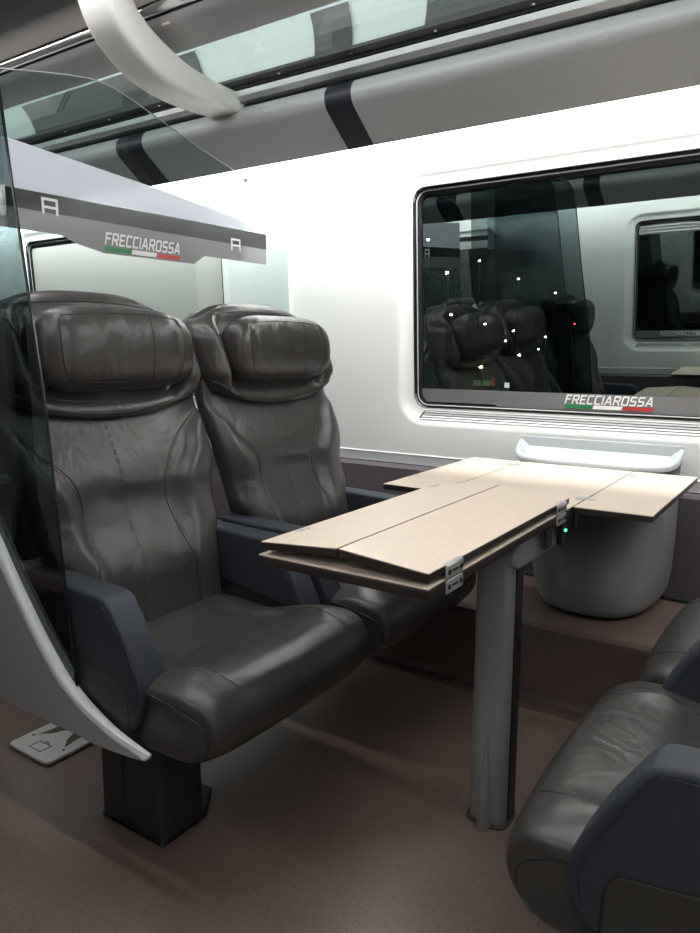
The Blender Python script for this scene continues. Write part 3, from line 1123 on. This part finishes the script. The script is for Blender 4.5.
def make_seat(loc, face, label, cat='seat', side=0, group=None, arms=(1, -1), base='block', shell=False, adx=0.0):
    """face=+1 looks towards +X. side: world sign of the aisle side in LOCAL y (0 = none)"""
    root = empty('train_seat', loc, 0 if face > 0 else pi)
    part('back', lambda: seamed(backrest_bm, BV_B, [(backseams, FX, .0020)], [(backstitch, FX)]), 'backrest', [M['leather'], M['seam'], M['stitch']], root)
    part('headshell', lambda: seamed(headshell_bm, BV_H, [(headseams, FX, .0022)], []), 'headrest', [M['leather_hi'], M['seam']], root)
    part('pillow', lambda: seamed(pillow_bm, BV_P, [([pseam_c, pseam_t] + pseam_v, FX, .0018)], []), 'head_pillow', [M['leather_hi'], M['seam']], root)
    c = part('cushion', lambda: seamed(cushion_bm, BV_C, [([cs1, cs2, mir(cs2), cs3, mir(cs3)], UZ, .0016)], []), 'seat_cushion', [M['leather'], M['seam']], root)
    for sg in (1, -1):
        part('cpipe%d' % sg, lambda: cpipe_bm(sg), 'piping', M['seam'], c)
    for a in arms:
        ar = part('arm%d' % a, lambda: arm_bm(a), 'armrest', M['fabric'], root, bevel=.011, seg=4, angle=50)
        sd = part('arml%d' % a, lambda: armside_bm(a), 'armrest_side', M['leather_d'], root, bevel=.006, seg=2, angle=50)
        for q in (1, -1):
            part('armst%d%d' % (a, q), lambda: arm_stitch_bm(a, q), 'stitching', M['stitch_b'], ar)
        ar.location.x = sd.location.x = adx
    # rear shell behind the leather
    part('rear', rear_bm, 'back_shell', M['tray'], root, bevel=.015, seg=3)
    part('pan', pan_bm, 'seat_pan', M['plastic_d'], root, bevel=.006)
    if base == 'pedestal':
        s_ = side
        def ped():
            bm = bmesh.new()
            y0, y1 = (.110, .250)
            if s_ < 0: y0, y1 = -y1, -y0
            rings = []
            for z, e in ((0, .0), (.012, 0), (.25, -.002), (.30, .01)):
                rings.append([(x, y, z) for x, y in rrect(.03 - e, .255 + e, y0 - e, y1 + e, .012, 3)])
            loft(bm, rings)
            # floor flange
            prism(bm, [(.03, y0 - .0), (.255, y0), (.255, y1), (.19, y1 + .09), (.09, y1 + .09), (.03, y1)] if s_ < 0 else
                  [(.03, y1), (.255, y1), (.255, y0), (.19, y0 - .09), (.09, y0 - .09), (.03, y0)], 'z', 0, .012)
            # recessed joint
            return bm
        pd = part('ped%d' % s_, ped, 'pedestal', M['plastic_d'], root, bevel=.003)
        def pj():
            bm = bmesh.new()
            yy = -.2505 if s_ < 0 else .2505
            box(bm, .118, .123, min(yy, yy * .99), max(yy, yy * .99) , .03, .28)
            bmesh.ops.create_cone(bm, segments=12, radius1=.006, radius2=.006, depth=.004, cap_ends=True,
                                  matrix=Matrix.Translation((.135, yy, .02)) @ Matrix.Rotation(pi / 2, 4, 'X'))
            return bm
        part('pedj%d' % s_, pj, 'joint_line', M['seam'], pd)
    elif base == 'duct':
        def du():
            bm = bmesh.new()
            box(bm, .0, .20, -.22, .22, .272, .288)
            return bm
        part('duct', du, 'mounting_foot', M['plastic_d'], root)
    if shell:
        s_ = side
        top, bot = shell_pts()
        def sh():
            bm = bmesh.new()
            y0, y1 = (.340, .362)
            if s_ < 0: y0, y1 = -y1, -y0
            prism(bm, top + bot, 'y', y0, y1)
            return bm
        sp = part('shell%d' % s_, sh, 'side_shell', M['shell'], root, bevel=.004)
        def rim():
            bm = bmesh.new()
            rings = []
            n = len(top)
            for i, (x, z) in enumerate(top):
                a, b_ = top[max(0, i - 1)], top[min(n - 1, i + 1)]
                t = Vector((b_[0] - a[0], 0, b_[1] - a[1])).normalized()
                nrm = Vector((-t.z, 0, t.x))
                if nrm.z < 0: nrm = -nrm
                k = i / (n - 1)
                th = .015 * (1 - max(0, (k - .70) / .30) * .90)
                wd = .017 * (1 - max(0, (k - .75) / .25) * .72)
                cpt = Vector((x, s_ * .346, z))
                ring = []
                for j in range(14):
                    ca, sa = sup(2 * pi * j / 14, .7)
                    ring.append(cpt + nrm * (ca * th) + Vector((0, sa * wd, 0)))
                rings.append(ring)
            loft(bm, rings)
            return bm
        r_ = part('rim%d' % s_, rim, 'shell_rim', M['shell_rim'], root)
        r_['label'] = 'white curved rim'
    tag(root, label, cat, group)
    return root


def cpipe_bm(sg):
    """piping along both flanks of the cushion"""
    bm = bmesh.new()
    if True:
        d = Vector((0, sg, 0))
        pts = smooth_path([(.23, 0, .428), (.29, 0, .436), (.345, 0, .436), (.41, 0, .424), (.455, 0, .405), (.474, 0, .375), (.470, 0, .345), (.44, 0, .322)], 8)
        out = []
        for p in pts:
            hit = BV_C.ray_cast(Vector(p) + d, -d, 2)
            if hit[0] is not None: out.append(hit[0])
        if len(out) > 2: tube(bm, out, .0028, 6)
    return bm


def arm_stitch_bm(side, q):
    bm = bmesh.new()
    for yy in ((.3305,) if q > 0 else (.2495,)):
        y = yy * side
        inn = .0035
        pts = smooth_path([(-.12, y, .629), (.155, y, .621), (.186, y, .613), (.202, y, .596), (.250, y, .522), (.284, y, .457), (.289, y, .432), (.281, y, .385)], 6)
        tube(bm, pts, .0011, 5)
    return bm


def rear_bm():
    bm = bmesh.new()
    rings = []
    for z in [.30, .34, .5, .7, .9, 1.05, 1.2, 1.27, 1.30]:
        xc = back_center(z) - .055
        w = interp([(.30, .22), (.6, .26), (1.1, .295), (1.28, .27), (1.30, .22)], z)
        ring = []
        for k in range(24):
            c, s_ = sup(2 * pi * k / 24, .6)
            ring.append((xc + .03 * c, w * s_, z))
        rings.append(ring)
    loft(bm, rings)
    return bm


def pan_bm():
    bm = bmesh.new()
    box(bm, -.09, .36, -.24, .24, .286, .305)
    return bm


SX = -1.50      # junction of cushion and backrest, left pair
RX = .12        # the same for the facing pair
YA, YB = 1.29, 1.985
make_seat((SX, YA, 0), 1, 'dark leather aisle seat on the left with white shell rim and pedestal foot', side=-1, base='pedestal', shell=True, group=None)
make_seat((SX, YB, 0), 1, 'dark leather window seat beside the aisle seat, behind the wooden table', base='duct')
make_seat((RX, YA, 0), -1, 'facing leather seat cut off at the lower right with big blue grey armrest', side=1, base='pedestal', shell=True, adx=.085)
make_seat((RX + .045, YB, 0), -1, 'facing leather window seat at the right edge, behind the nearer armrest', base='duct')
make_seat((-2.90, YA, 0), -1, 'aisle seat turned away behind the glass screen, seen through smoked glass', side=1, base='pedestal', shell=True)
make_seat((-2.90, YB, 0), -1, 'window seat turned away behind the glass screen, its dark headrest between the two front ones', base='duct')
SY = .20
make_seat((SX, SY, 0), 1, 'single seat across the aisle, seen mirrored in the window', side=1, base='pedestal', shell=True)
make_seat((-2.90, SY, 0), -1, 'single seat across the aisle turned away, behind the mirrored glass screen', side=-1, base='pedestal', shell=True)


# ------------------------------------------------------------------ glass screens
def flat_part(root, name, poly, x, th, mat, axis='x', lab=None, smooth=False):
    ox, oy, oz = root.location
    bm = bmesh.new()
    if axis == 'x':
        prism(bm, [(y - oy, z - oz) for y, z in poly], 'x', x - ox, x + th - ox)
    else:
        prism(bm, [(a - ox, z - oz) for a, z in poly], 'y', x - oy, x + th - oy)
    o = obj(name, bm, mat, root, smooth=smooth)
    if lab: o['label'] = lab
    return o


def edge_tube(root, pts3, r, mat, name='glass_edge'):
    bm = bmesh.new()
    o_ = Vector(root.location)
    tube(bm, [Vector(p) - o_ for p in pts3], r, 6)
    return obj(name, bm, mat, root)


def square_A(root, x, yc, z0, h, wd, name='row_letter'):
    """square cut letter A made of bars, in the YZ plane, reading towards +X"""
    ox, oy, oz = root.location
    bm = bmesh.new()
    t = h * .17
    for i, (ya, yb, za, zb) in enumerate(((-wd / 2, -wd / 2 + t, 0, h), (wd / 2 - t, wd / 2, 0, h), (-wd / 2, wd / 2, h - t, h), (-wd / 2, wd / 2, h * .36, h * .36 + t * .9))):
        box(bm, x - ox, x - ox + .0008 + i // 2 * .0002, yc + ya - oy, yc + yb - oy, z0 + za - oz, z0 + zb - oz)
    return obj(name, bm, M['white'], root, smooth=False)


def screen(s, label):
    xs = -2.2
    root = empty('glass_screen', (xs, mY(1.9, s), .65))
    ox, oy, oz = root.location
    out = sp2([(1.02, 1.93), (1.12, 1.965), (1.30, 2.005), (1.48, 2.045), (1.64, 2.075), (1.74, 2.082), (1.83, 2.066), (1.93, 2.038)], 5)
    out += [(2.20, 1.962), (2.44, 1.905), (2.475, 1.90), (2.735, 1.90), (2.752, .68), (1.02, .68)]
    out = [(min(y, wy(z) - .004), z) for y, z in out]
    YL = 1.02 if s > 0 else 1.76
    if s < 0:      # the narrower screen of the single seat: keep the part beyond YL
        out = [(YL, 2.045)] + [p for p in out if p[0] > YL + .002 and p[1] > .70] + [(2.752, .68), (YL, .68)]
    # pane as one thin sheet
    bm = bmesh.new()
    bm.faces.new([bm.verts.new((0, mY(y, s) - oy, z - oz)) for y, z in out])
    obj('pane', bm, M['screen'], root, smooth=False)
    edge_tube(root, [(xs, mY(y, s), z) for y, z in out[:-2]], .0022, M['gedge_l'])
    # printed films, on the seat side of the pane
    def F(name, poly, mat, lab=None, dx=.001):
        return flat_part(root, name, [(mY(max(y, YL + .01), s), z) for y, z in poly], xs + dx, .0008, mat, lab=lab)
    F('film_band', [(1.03, 1.675), (1.03, 1.838), (1.37, 1.822), (1.97, 1.772), (2.40, 1.725), (2.58, 1.688), (2.58, 1.684)], M['film_lav'], 'frosted lavender band')
    F('film_band', [(1.03, 1.618), (1.03, 1.6745), (2.568, 1.6835), (2.575, 1.680), (2.575, 1.618)], M['film_dark'], 'dark tinted band')
    F('film_band', [(1.03, 1.555), (1.03, 1.6178), (2.573, 1.6178), (2.573, 1.558), (2.566, 1.552), (2.19, 1.552), (2.13, 1.515), (1.70, 1.512), (1.60, 1.53), (1.53, 1.553)], M['film_grey'], 'grey lettered band')
    # lettering reads from the seats: facing +X
    rot = (radians(90), 0, radians(90))
    ya = 1.706 if s > 0 else -.02
    letters('lettering', 'FRECCIAROSSA', .036, .355, M['white'], root, (xs + .0030 - ox, ya - oy, 1.546 - oz), rot)
    for k, c in enumerate(('green', 'white', 'red')):
        y0 = ya - .004 + k * .118
        q = [(y0, 1.521), (y0 + .114, 1.521), (y0 + .119, 1.537), (y0 + .005, 1.537)]
        flat_part(root, 'flag_stripe', q, xs + .002, .0008, M[c], lab=c + ' stripe under the lettering')
    square_A(root, xs + .003, mY(2.375, s), 1.592, .050, .058)
    if s > 0: square_A(root, xs + .003, mY(1.495, s), 1.612, .052, .060)
    # fixing clips
    for (y, z) in ((2.462, 1.893),):
        bm = bmesh.new()
        box(bm, -.012, .012, mY(y, s) - oy - .016, mY(y, s) - oy + .016, z - oz - .006, z - oz + .006, Matrix.Identity(4))
        obj('clip', bm, M['alu'], root, bevel=.003)
    # carrier frame between the back-to-back seats
    bm = bmesh.new()
    box(bm, -.02, .02, mY(2.70, s) - oy - .03, mY(2.70, s) - oy + .03, -.37, .04)
    obj('mount', bm, M['black'], root, smooth=False)
    tag(root, label, 'glass screen')
    return root


screen(1, 'glass screen behind the left seats with lettered grey band and lavender film')
screen(-1, 'glass screen across the aisle, seen mirrored in the window')


def side_glass(s, label):
    """smoked sheet standing on the aisle side of the seat, above the white shell"""
    yy = mY(.952, s)
    if s < 0: yy = SY + .358
    root = empty('side_glass', (-1.8, yy, .40))
    top, bot = shell_pts()
    low = [(SX + x, z + .014) for x, z in top if -.62 < x < .10][::-1]
    right = [(-1.412, .395), (-1.438, .72), (-1.464, 1.067), (-1.504, 1.35), (-1.530, 1.54), (-1.552, 1.73), (-1.585, 2.0)]
    lowx = [p for p in low if p[0] < -1.415]
    out = lowx + [(-2.15, 1.40), (-2.15, 2.10), (-1.72, 2.10), (-1.63, 2.07)] + right[::-1]
    ox, oy, oz = root.location
    bm = bmesh.new()
    bm.faces.new([bm.verts.new((a - ox, 0, z - oz)) for a, z in out])
    obj('pane', bm, M['smoke'], root, smooth=False)
    edge_tube(root, [(a, yy, z) for a, z in right + [(-1.63, 2.07), (-1.72, 2.10), (-2.15, 2.10)]], .0035, M['gedge'])
    strip = [(a, z) for a, z in lowx] + [(a + .012, z + .030) for a, z in lowx[::-1]]
    flat_part(root, 'clamp_strip', strip, yy - .002, .004, plain('teal grey strip', (.035, .055, .055), .3), axis='y')
    edge_tube(root, [(a, yy, z + .022) for a, z in lowx], .0022, M['gedge'], 'clamp_line')
    tag(root, label, 'glass screen')
    return root


side_glass(1, 'dark smoked side glass at the left edge above the white seat shell')
side_glass(-1, 'dark smoked side glass of the single seat across the aisle')


# ------------------------------------------------------------------ table
def leaf(parent, x0, x1, y0, y1, zt, tilt=0, hinge_side=-1, th=.019):
    """one flap: wood top face, dark banded edge. tilt about its hinge edge"""
    hx = x0 if hinge_side < 0 else x1
    T = Matrix.Translation((hx, 0, zt)) @ Matrix.Rotation(tilt, 4, 'Y') @ Matrix.Translation((-hx, 0, -zt))
    bm = bmesh.new()
    vs = box(bm, x0, x1, y0, y1, zt - th, zt - .0022, T)
    o = obj('leaf', bm, M['edge'], parent, smooth=False, bevel=.002)
    bm = bmesh.new()
    box(bm, x0, x1, y0, y1, zt - .0022, zt, T)
    t = obj('leaf_top', bm, M['wood'], o, smooth=False, bevel=.0008)
    return o


def hinge_flat(parent, x, y, z, w=.035, l=.045, rz=0):
    bm = bmesh.new()
    R = Matrix.Translation((x, y, z)) @ Matrix.Rotation(rz, 4, 'Z')
    prism(bm, rrect(-w / 2, w / 2, -l / 2, l / 2, .008, 4), 'z', 0, .0016, fn=lambda c: R @ c)
    for dy in (-.012, .012):
        bmesh.ops.create_cone(bm, segments=10, radius1=.004, radius2=.003, depth=.003, cap_ends=True, matrix=R @ Matrix.Translation((0, dy, .002)))
    return obj('hinge', bm, M['alu'], parent, bevel=.0004)


def hinge_side(parent, x, y, zc):
    """double knuckle hinge plate on the long edge of the table, facing +x"""
    o = None
    bm = bmesh.new()
    for z0 in (zc + .0015, zc - .0285):
        prism(bm, [(y - .037 + a, z0 + b) for a, b in rrect(0, .074, 0, .027, .004, 3)], 'x', x, x + .004)
    prism(bm, [(y - .037, zc + .024), (y + .037, zc + .024), (y + .037, zc + .0305), (y - .037, zc + .0305)], 'x', x - .045, x + .003)
    o = obj('hinge', bm, M['alu'], parent, bevel=.0012)
    bm = bmesh.new()
    for z0 in (zc + .015, zc - .015):
        for dy in (-.026, .026):
            bmesh.ops.create_cone(bm, segments=12, radius1=.0055, radius2=.0055, depth=.002, cap_ends=True,
                                  matrix=Matrix.Translation((x + .0045, y + dy, z0)) @ Matrix.Rotation(pi / 2, 4, 'Y'))
        box(bm, x + .0035, x + .005, y - .013, y + .013, z0 - .002, z0 + .002)
    s_ = obj('hinge_slot', bm, M['seam'], o)
    return o


TX0, TX1 = -1.015, -.600
tb = empty('folding_table', (-.81, 1.6, 0))
tb_off = Vector(tb.location)
grp = empty('tmp', (0, 0, 0))


def tadd(fn):
    return fn


class Off:
    pass


def to_root(o, root):
    """objects are written in world coordinates; move their mesh into the root frame"""
    o.data.transform(Matrix.Translation(-Vector(root.location)))
    for c in o.children:
        c.data.transform(Matrix.Translation(-Vector(root.location)))


parts = []
bm = bmesh.new()
box(bm, TX0, TX1, 1.145, 2.715, .716, .7375)
ct = obj('tabletop', bm, M['edge'], tb, smooth=False, bevel=.003)
bm = bmesh.new()
box(bm, TX0, TX1, 1.145, 2.715, .7375, .740)
obj('tabletop_laminate', bm, M['wood'], ct, smooth=False, bevel=.001)
parts.append(ct)
bm = bmesh.new()
prism(bm, [(1.24, .700), (1.165, .716), (2.70, .716), (2.70, .700)], 'x', TX0 + .03, TX1 - .03)
parts.append(obj('under_frame', bm, M['under'], tb, smooth=False))
parts.append(leaf(tb, -1.225, TX0 - .004, 2.005, 2.715, .740))
parts.append(leaf(tb, TX1 + .004, -.385, 2.005, 2.715, .740))
# near leaves folded back onto the top, standing slightly proud like a low tent
parts.append(leaf(tb, TX0 + .004, -.8115, 1.150, 1.985, .768, tilt=-radians(4.6), hinge_side=-1))
parts.append(leaf(tb, -.8065, TX1 - .002, 1.150, 1.985, .768, tilt=radians(4.6), hinge_side=1))
for (x, y) in ((TX0 - .002, 2.13), (TX0 - .002, 2.62), (TX1 + .002, 2.13), (TX1 + .002, 2.62)):
    parts.append(hinge_flat(tb, x, y, .740, .055, .04))
parts.append(hinge_flat(tb, TX0 + .026, 1.93, .7685, .03, .05))
parts.append(hinge_flat(tb, TX0 + .026, 1.28, .7685, .03, .05))
parts.append(hinge_side(tb, TX1, 1.250, .738))
parts.append(hinge_side(tb, TX1, 1.905, .738))
# latch tabs and socket under the right edge
bm = bmesh.new()
box(bm, TX1 - .006, TX1 + .002, 1.79, 1.835, .665, .716)
parts.append(obj('latch_tab', bm, M['black'], tb, smooth=False))
bm = bmesh.new()
box(bm, TX1 - .006, TX1 + .002, 2.03, 2.06, .672, .716)
parts.append(obj('latch_tab', bm, M['black'], tb, smooth=False))
bm = bmesh.new()
prism(bm, rrect(1.63, 1.965, .640, .705, .030, 6), 'x', -.70, -.618)
parts.append(obj('socket_housing', bm, M['post'], tb, bevel=.006))
bm = bmesh.new()
box(bm, -.614, -.598, 1.925, 1.962, .645, .716)
sk = obj('socket_panel', bm, M['black'], tb, smooth=False, bevel=.002)
bm = bmesh.new()
bmesh.ops.create_uvsphere(bm, u_segments=10, v_segments=8, radius=.0036, matrix=Matrix.Translation((-.597, 1.945, .684)))
obj('status_led', bm, M['led'], sk)
parts.append(sk)
# post
PXc, PYc = -.646, 1.600
bm = bmesh.new()
rings = []
for z in (0, .006, .35, .722):
    ring = []
    for k in range(48):
        c, s_ = sup(2 * pi * k / 48, .50)
        ring.append((PXc + .047 * c, PYc + .046 * s_, z))
    rings.append(ring)
loft(bm, rings)
po = obj('post', bm, M['post'], tb, angle=40)
bm = bmesh.new()
for sx in (-1, 1):
    box(bm, PXc + sx * .0478 - .003, PXc + sx * .0478 + .003, PYc - .012, PYc + .028, .0, .72)
obj('trim_strip', bm, M['black'], po, smooth=False)
# tapering rib at the foot of the post, facing the aisle
bm = bmesh.new()
rings = []
yf = PYc - .046
for k in range(14):
    t = k / 13
    z = .245 * (1 - t) + .002
    r = .0015 + .017 * t ** .8
    d = .002 + .034 * t
    ring = []
    for j in range(12):
        a = pi * j / 11
        ring.append((PXc + .002 + r * cos(a), yf + .006 - d * sin(a) - .004, z))
    rings.append(ring)
loft(bm, rings)
obj('foot_rib', bm, M['post'], po)
bm = bmesh.new()
rings = []
for z, e in ((0, .008), (.004, .008), (.008, .001)):
    ring = []
    for k in range(40):
        c, s_ = sup(2 * pi * k / 40, .5)
        ring.append((PXc + (.047 + e) * c, PYc + (.046 + e) * s_, z))
    rings.append(ring)
loft(bm, rings)
obj('foot_seal', bm, M['seam'], po)
parts.append(po)
KT = (1.18 - .76) / (1.18 - .74)       # the table plane lies at 0.76 m: bring the upper parts to it
CS = Matrix.Translation((0, 0, 1.18)) @ Matrix.Scale(KT, 4) @ Matrix.Translation((0, 0, -1.18))
for p_ in parts:
    if p_ is po: continue
    for q_ in [p_] + list(p_.children): q_.data.transform(CS)
for p_ in parts: to_root(p_, tb)
bpy.data.objects.remove(grp)
tag(tb, 'pale wood folding table with its near leaves folded in, on a grey post', 'table')

# small table of the single seats across the aisle
st = empty('small_table', (-.72, -.12, 0))
bm = bmesh.new()
box(bm, -.30, .30, -.26, .20, .716, .738)
c_ = obj('tabletop', bm, M['edge'], st, smooth=False, bevel=.004)
bm = bmesh.new()
box(bm, -.30, .30, -.26, .20, .738, .740)
obj('tabletop_laminate', bm, M['wood'], c_, smooth=False)
bm = bmesh.new()
box(bm, -.003, .003, -.258, .198, .7395, .7408)
obj('fold_line', bm, M['seam'], c_, smooth=False)
bm = bmesh.new()
prism(bm, [(-.30, .66), (-.30, .716), (.10, .716), (-.22, .62)], 'x', -.03, .03)
obj('wall_bracket', bm, M['post'], st, smooth=False)
tag(st, 'small wooden table of the single seats, seen mirrored in the window', 'table')

# ------------------------------------------------------------------ litter bin under the window
bn = empty('litter_bin', (-.70, 2.55, .276))
def bin_ring(z, hw, yf, xo=0, yb=2.742, n=44, p=.66):
    ring = []
    for k in range(n):
        a = -pi * k / (n - 1)
        c, s_ = sup(a, p)
        ring.append((xo + hw * c, yb + (yb - yf) * s_ - 2.55, z - .276))
    return ring
bm = bmesh.new()
rings = []
for z, hw, yf, xo in ((.277, .150, 2.43, .03), (.281, .172, 2.40, .03), (.295, .196, 2.375, .03), (.32, .212, 2.37, .028), (.40, .230, 2.385, .02), (.55, .255, 2.46, .0),
                  (.68, .275, 2.555, -.02), (.735, .283, 2.602, -.03), (.748, .285, 2.608, -.032)):
    rings.append(bin_ring(z, hw, yf, xo))
loft(bm, rings)
body = obj('bin_body', bm, M['bin'], bn, angle=50)
bm = bmesh.new()
def rim_ring(inset, dz, n=44):
    ring = []
    for k in range(n):
        a = -pi * k / (n - 1)
        c, s_ = sup(a, .55)
        hw, dep = .300 - inset, .145 - inset
        rise = .060 * (1 + s_) ** 1.6
        ring.append((-.037 + hw * c, 2.742 + dep * s_ - 2.55, .763 + rise + dz - .276))
    return ring
rings = [rim_ring(.008, -.012), rim_ring(0, -.008), rim_ring(-.001, .006), rim_ring(.003, .014), rim_ring(.009, .016), rim_ring(.016, .010), rim_ring(.03, .0), rim_ring(.05, -.02)]
loft(bm, rings)
o = obj('bin_lid', bm, M['bin_top'], bn, angle=50)
o['label'] = 'lighter grey swept rim and lid'
bm = bmesh.new()
prism(bm, [(-.330, .44), (.256, .44), (.262, .566), (-.337, .566)], 'y', .180, .188)
obj('back_plate', bm, M['bin_top'], bn, smooth=False, bevel=.003)
tag(bn, 'grey rounded litter bin mounted below the window behind the table', 'bin')

# ------------------------------------------------------------------ luggage lock plate on the floor
lp = empty('luggage_lock_plate', (-1.875, 1.20, 0), -pi / 2)
bm = bmesh.new()
# outline with two slots, built as joined strips
def slab(pts, z0=.012, z1=.020):
    prism(bm, pts, 'z', z0, z1)
slab([(.125, -.10), (.125, .12), (.04, .14), (.04, -.125)])
bm.free()
bm = bmesh.new()
W0, W1 = -.098, .10      # y extent
Z0, Z1 = .004, .014
def q(pts): prism(bm, pts, 'z', Z0, Z1)
q([(.10, W0), (.10, .10), (.03, .10), (.03, W0)])                   # front web carrying the picture
bm.free()
bm = bmesh.new()
outline = rrect(-.26, .115, W0, W1, .018, 5)
prism(bm, outline, 'z', Z0, Z1)
pl = obj('plate', bm, plain('light grey cast plate', (.55, .55, .53), .4), lp, bevel=.002)
bm = bmesh.new()
for sg in (-1, 1):
    pts = [(-.26, .018 * sg), (-.26, .058 * sg), (-.01, .058 * sg), (.035, .066 * sg), (.005, .034 * sg), (-.03, .018 * sg)]
    prism(bm, pts, 'z', Z1 + .0002, Z1 + .0008)
sl = obj('slot_cutout', bm, M['step'], pl, smooth=False)
bm = bmesh.new()
for (a, b, c, d) in ((-.028, .028, -.002, 0), (-.028, .028, .034, .036), (-.028, -.026, -.002, .036), (.026, .028, -.002, .036), (-.008, .008, -.010, -.008), (-.008, -.0065, -.010, -.001), (.0065, .008, -.010, -.001)):
    box(bm, .055 + c, .055 + d, a, b, Z1, Z1 + .0009)
for (x, y) in ((.045, -.075), (.045, .075)):
    bmesh.ops.create_cone(bm, segments=12, radius1=.004, radius2=.004, depth=.002, cap_ends=True, matrix=Matrix.Translation((x, y, Z1)))
obj('suitcase_pictogram', bm, M['seam'], pl, smooth=False)
bm = bmesh.new()
box(bm, -.2, .08, -.08, .08, 0, Z0 + .001)
obj('foot_strip', bm, M['seam'], lp, smooth=False)
tag(lp, 'grey floor plate with suitcase pictogram beside the seat foot', 'plate')

# ------------------------------------------------------------------ the night outside
f_, p_, yaw = 723., math.atan(118 / 723.), radians(34.1)
fw = Vector((-sin(yaw) * cos(p_), cos(yaw) * cos(p_), -sin(p_)))
rt = Vector((cos(yaw), sin(yaw), 0))
up = rt.cross(fw)
GROUND = -9.0


def far(u, v, dist):
    d = fw + rt * ((u - 350) / f_) - up * ((v - 466.5) / f_)
    return cam.location + d * (dist / d.y)


lamps = [(429, 240, 70, 'w', .17), (480, 261, 75, 'w', .11), (448, 273, 60, 'w', .17), (519, 279, 85, 'w', .11), (452, 315, 66, 'w', .15),
         (486, 324, 72, 'w', .13), (514, 331, 80, 'w', .14), (506, 341, 78, 'w', .14), (546, 337, 90, 'w', .13), (520, 355, 82, 'w', .17),
         (556, 293, 88, 'w', .11), (482, 367, 50, 'o', .15), (575, 324, 95, 'r', .09), (539, 349, 86, 'w', .08)]
named = {'w': 'distant white street lamp outside, ', 'o': 'orange street lamp outside low in the window', 'r': 'small red signal light outside'}
wh = ['highest and leftmost of the lights', 'small one right of the highest light', 'bright one below the highest light', 'small one under the mirrored panel top',
      'leftmost of the lower row', 'second from the left in the lower row', 'upper of the close pair', 'lower of the close pair', 'right of the close pair',
      'brightest, just above the lit shop', 'nearest to the mirrored headrest top', '', '', 'faintest, right of the brightest']
for i, (u, v, dist, k, r) in enumerate(lamps):
    P = far(u, v, dist)
    root = empty('signal_light' if k == 'r' else 'street_lamp', (P.x, P.y, GROUND))
    bm = bmesh.new()
    r *= .72
    h = P.z - GROUND
    tube(bm, [(0, 0, 0), (0, 0, h - .5), (0, 0, h + .25), (.15, 0, h + .45)], [.09, .06, .05, .04], 8)
    obj('pole', bm, M['pipe'], root)
    bm = bmesh.new()
    bmesh.ops.create_uvsphere(bm, u_segments=12, v_segments=8, radius=r, matrix=Matrix.Translation((0, -.2, h)) @ Matrix.Diagonal((1.25, 1, .7, 1)))
    obj('lamp_head', bm, M['lamp_' + k], root)
    tag(root, named[k] + (wh[i] if k == 'w' else ''), 'signal' if k == 'r' else 'street lamp', 'lights outside the window')
P = far(485, 381, 62)
bd = empty('shop_building', (P.x, P.y, GROUND))
h = P.z - GROUND
bm = bmesh.new()
box(bm, -2.6, 4.6, .02, 6, 0, h + 2.2)
obj('wall', bm, M['outside'], bd, smooth=False)
bm = bmesh.new(); box(bm, -1.15, .55, -.02, .02, h - .42, h + .05)
obj('lit_front', bm, M['shop_g'], bd, smooth=False)
bm = bmesh.new(); box(bm, .6, .95, -.02, .02, h - .42, h + .32)
obj('sign', bm, M['shop_r'], bd, smooth=False)
bm = bmesh.new(); box(bm, 1.9, 2.35, -.02, .02, h - .55, h - .1)
obj('lit_window', bm, M['shop_w'], bd, smooth=False)
tag(bd, 'distant lit shop front low in the window outside', 'building')
bm = bmesh.new()
box(bm, -130, 60, 6, 150, GROUND - .5, GROUND)
struct(obj('ground', bm, M['outside'], smooth=False), 'dark ground outside')
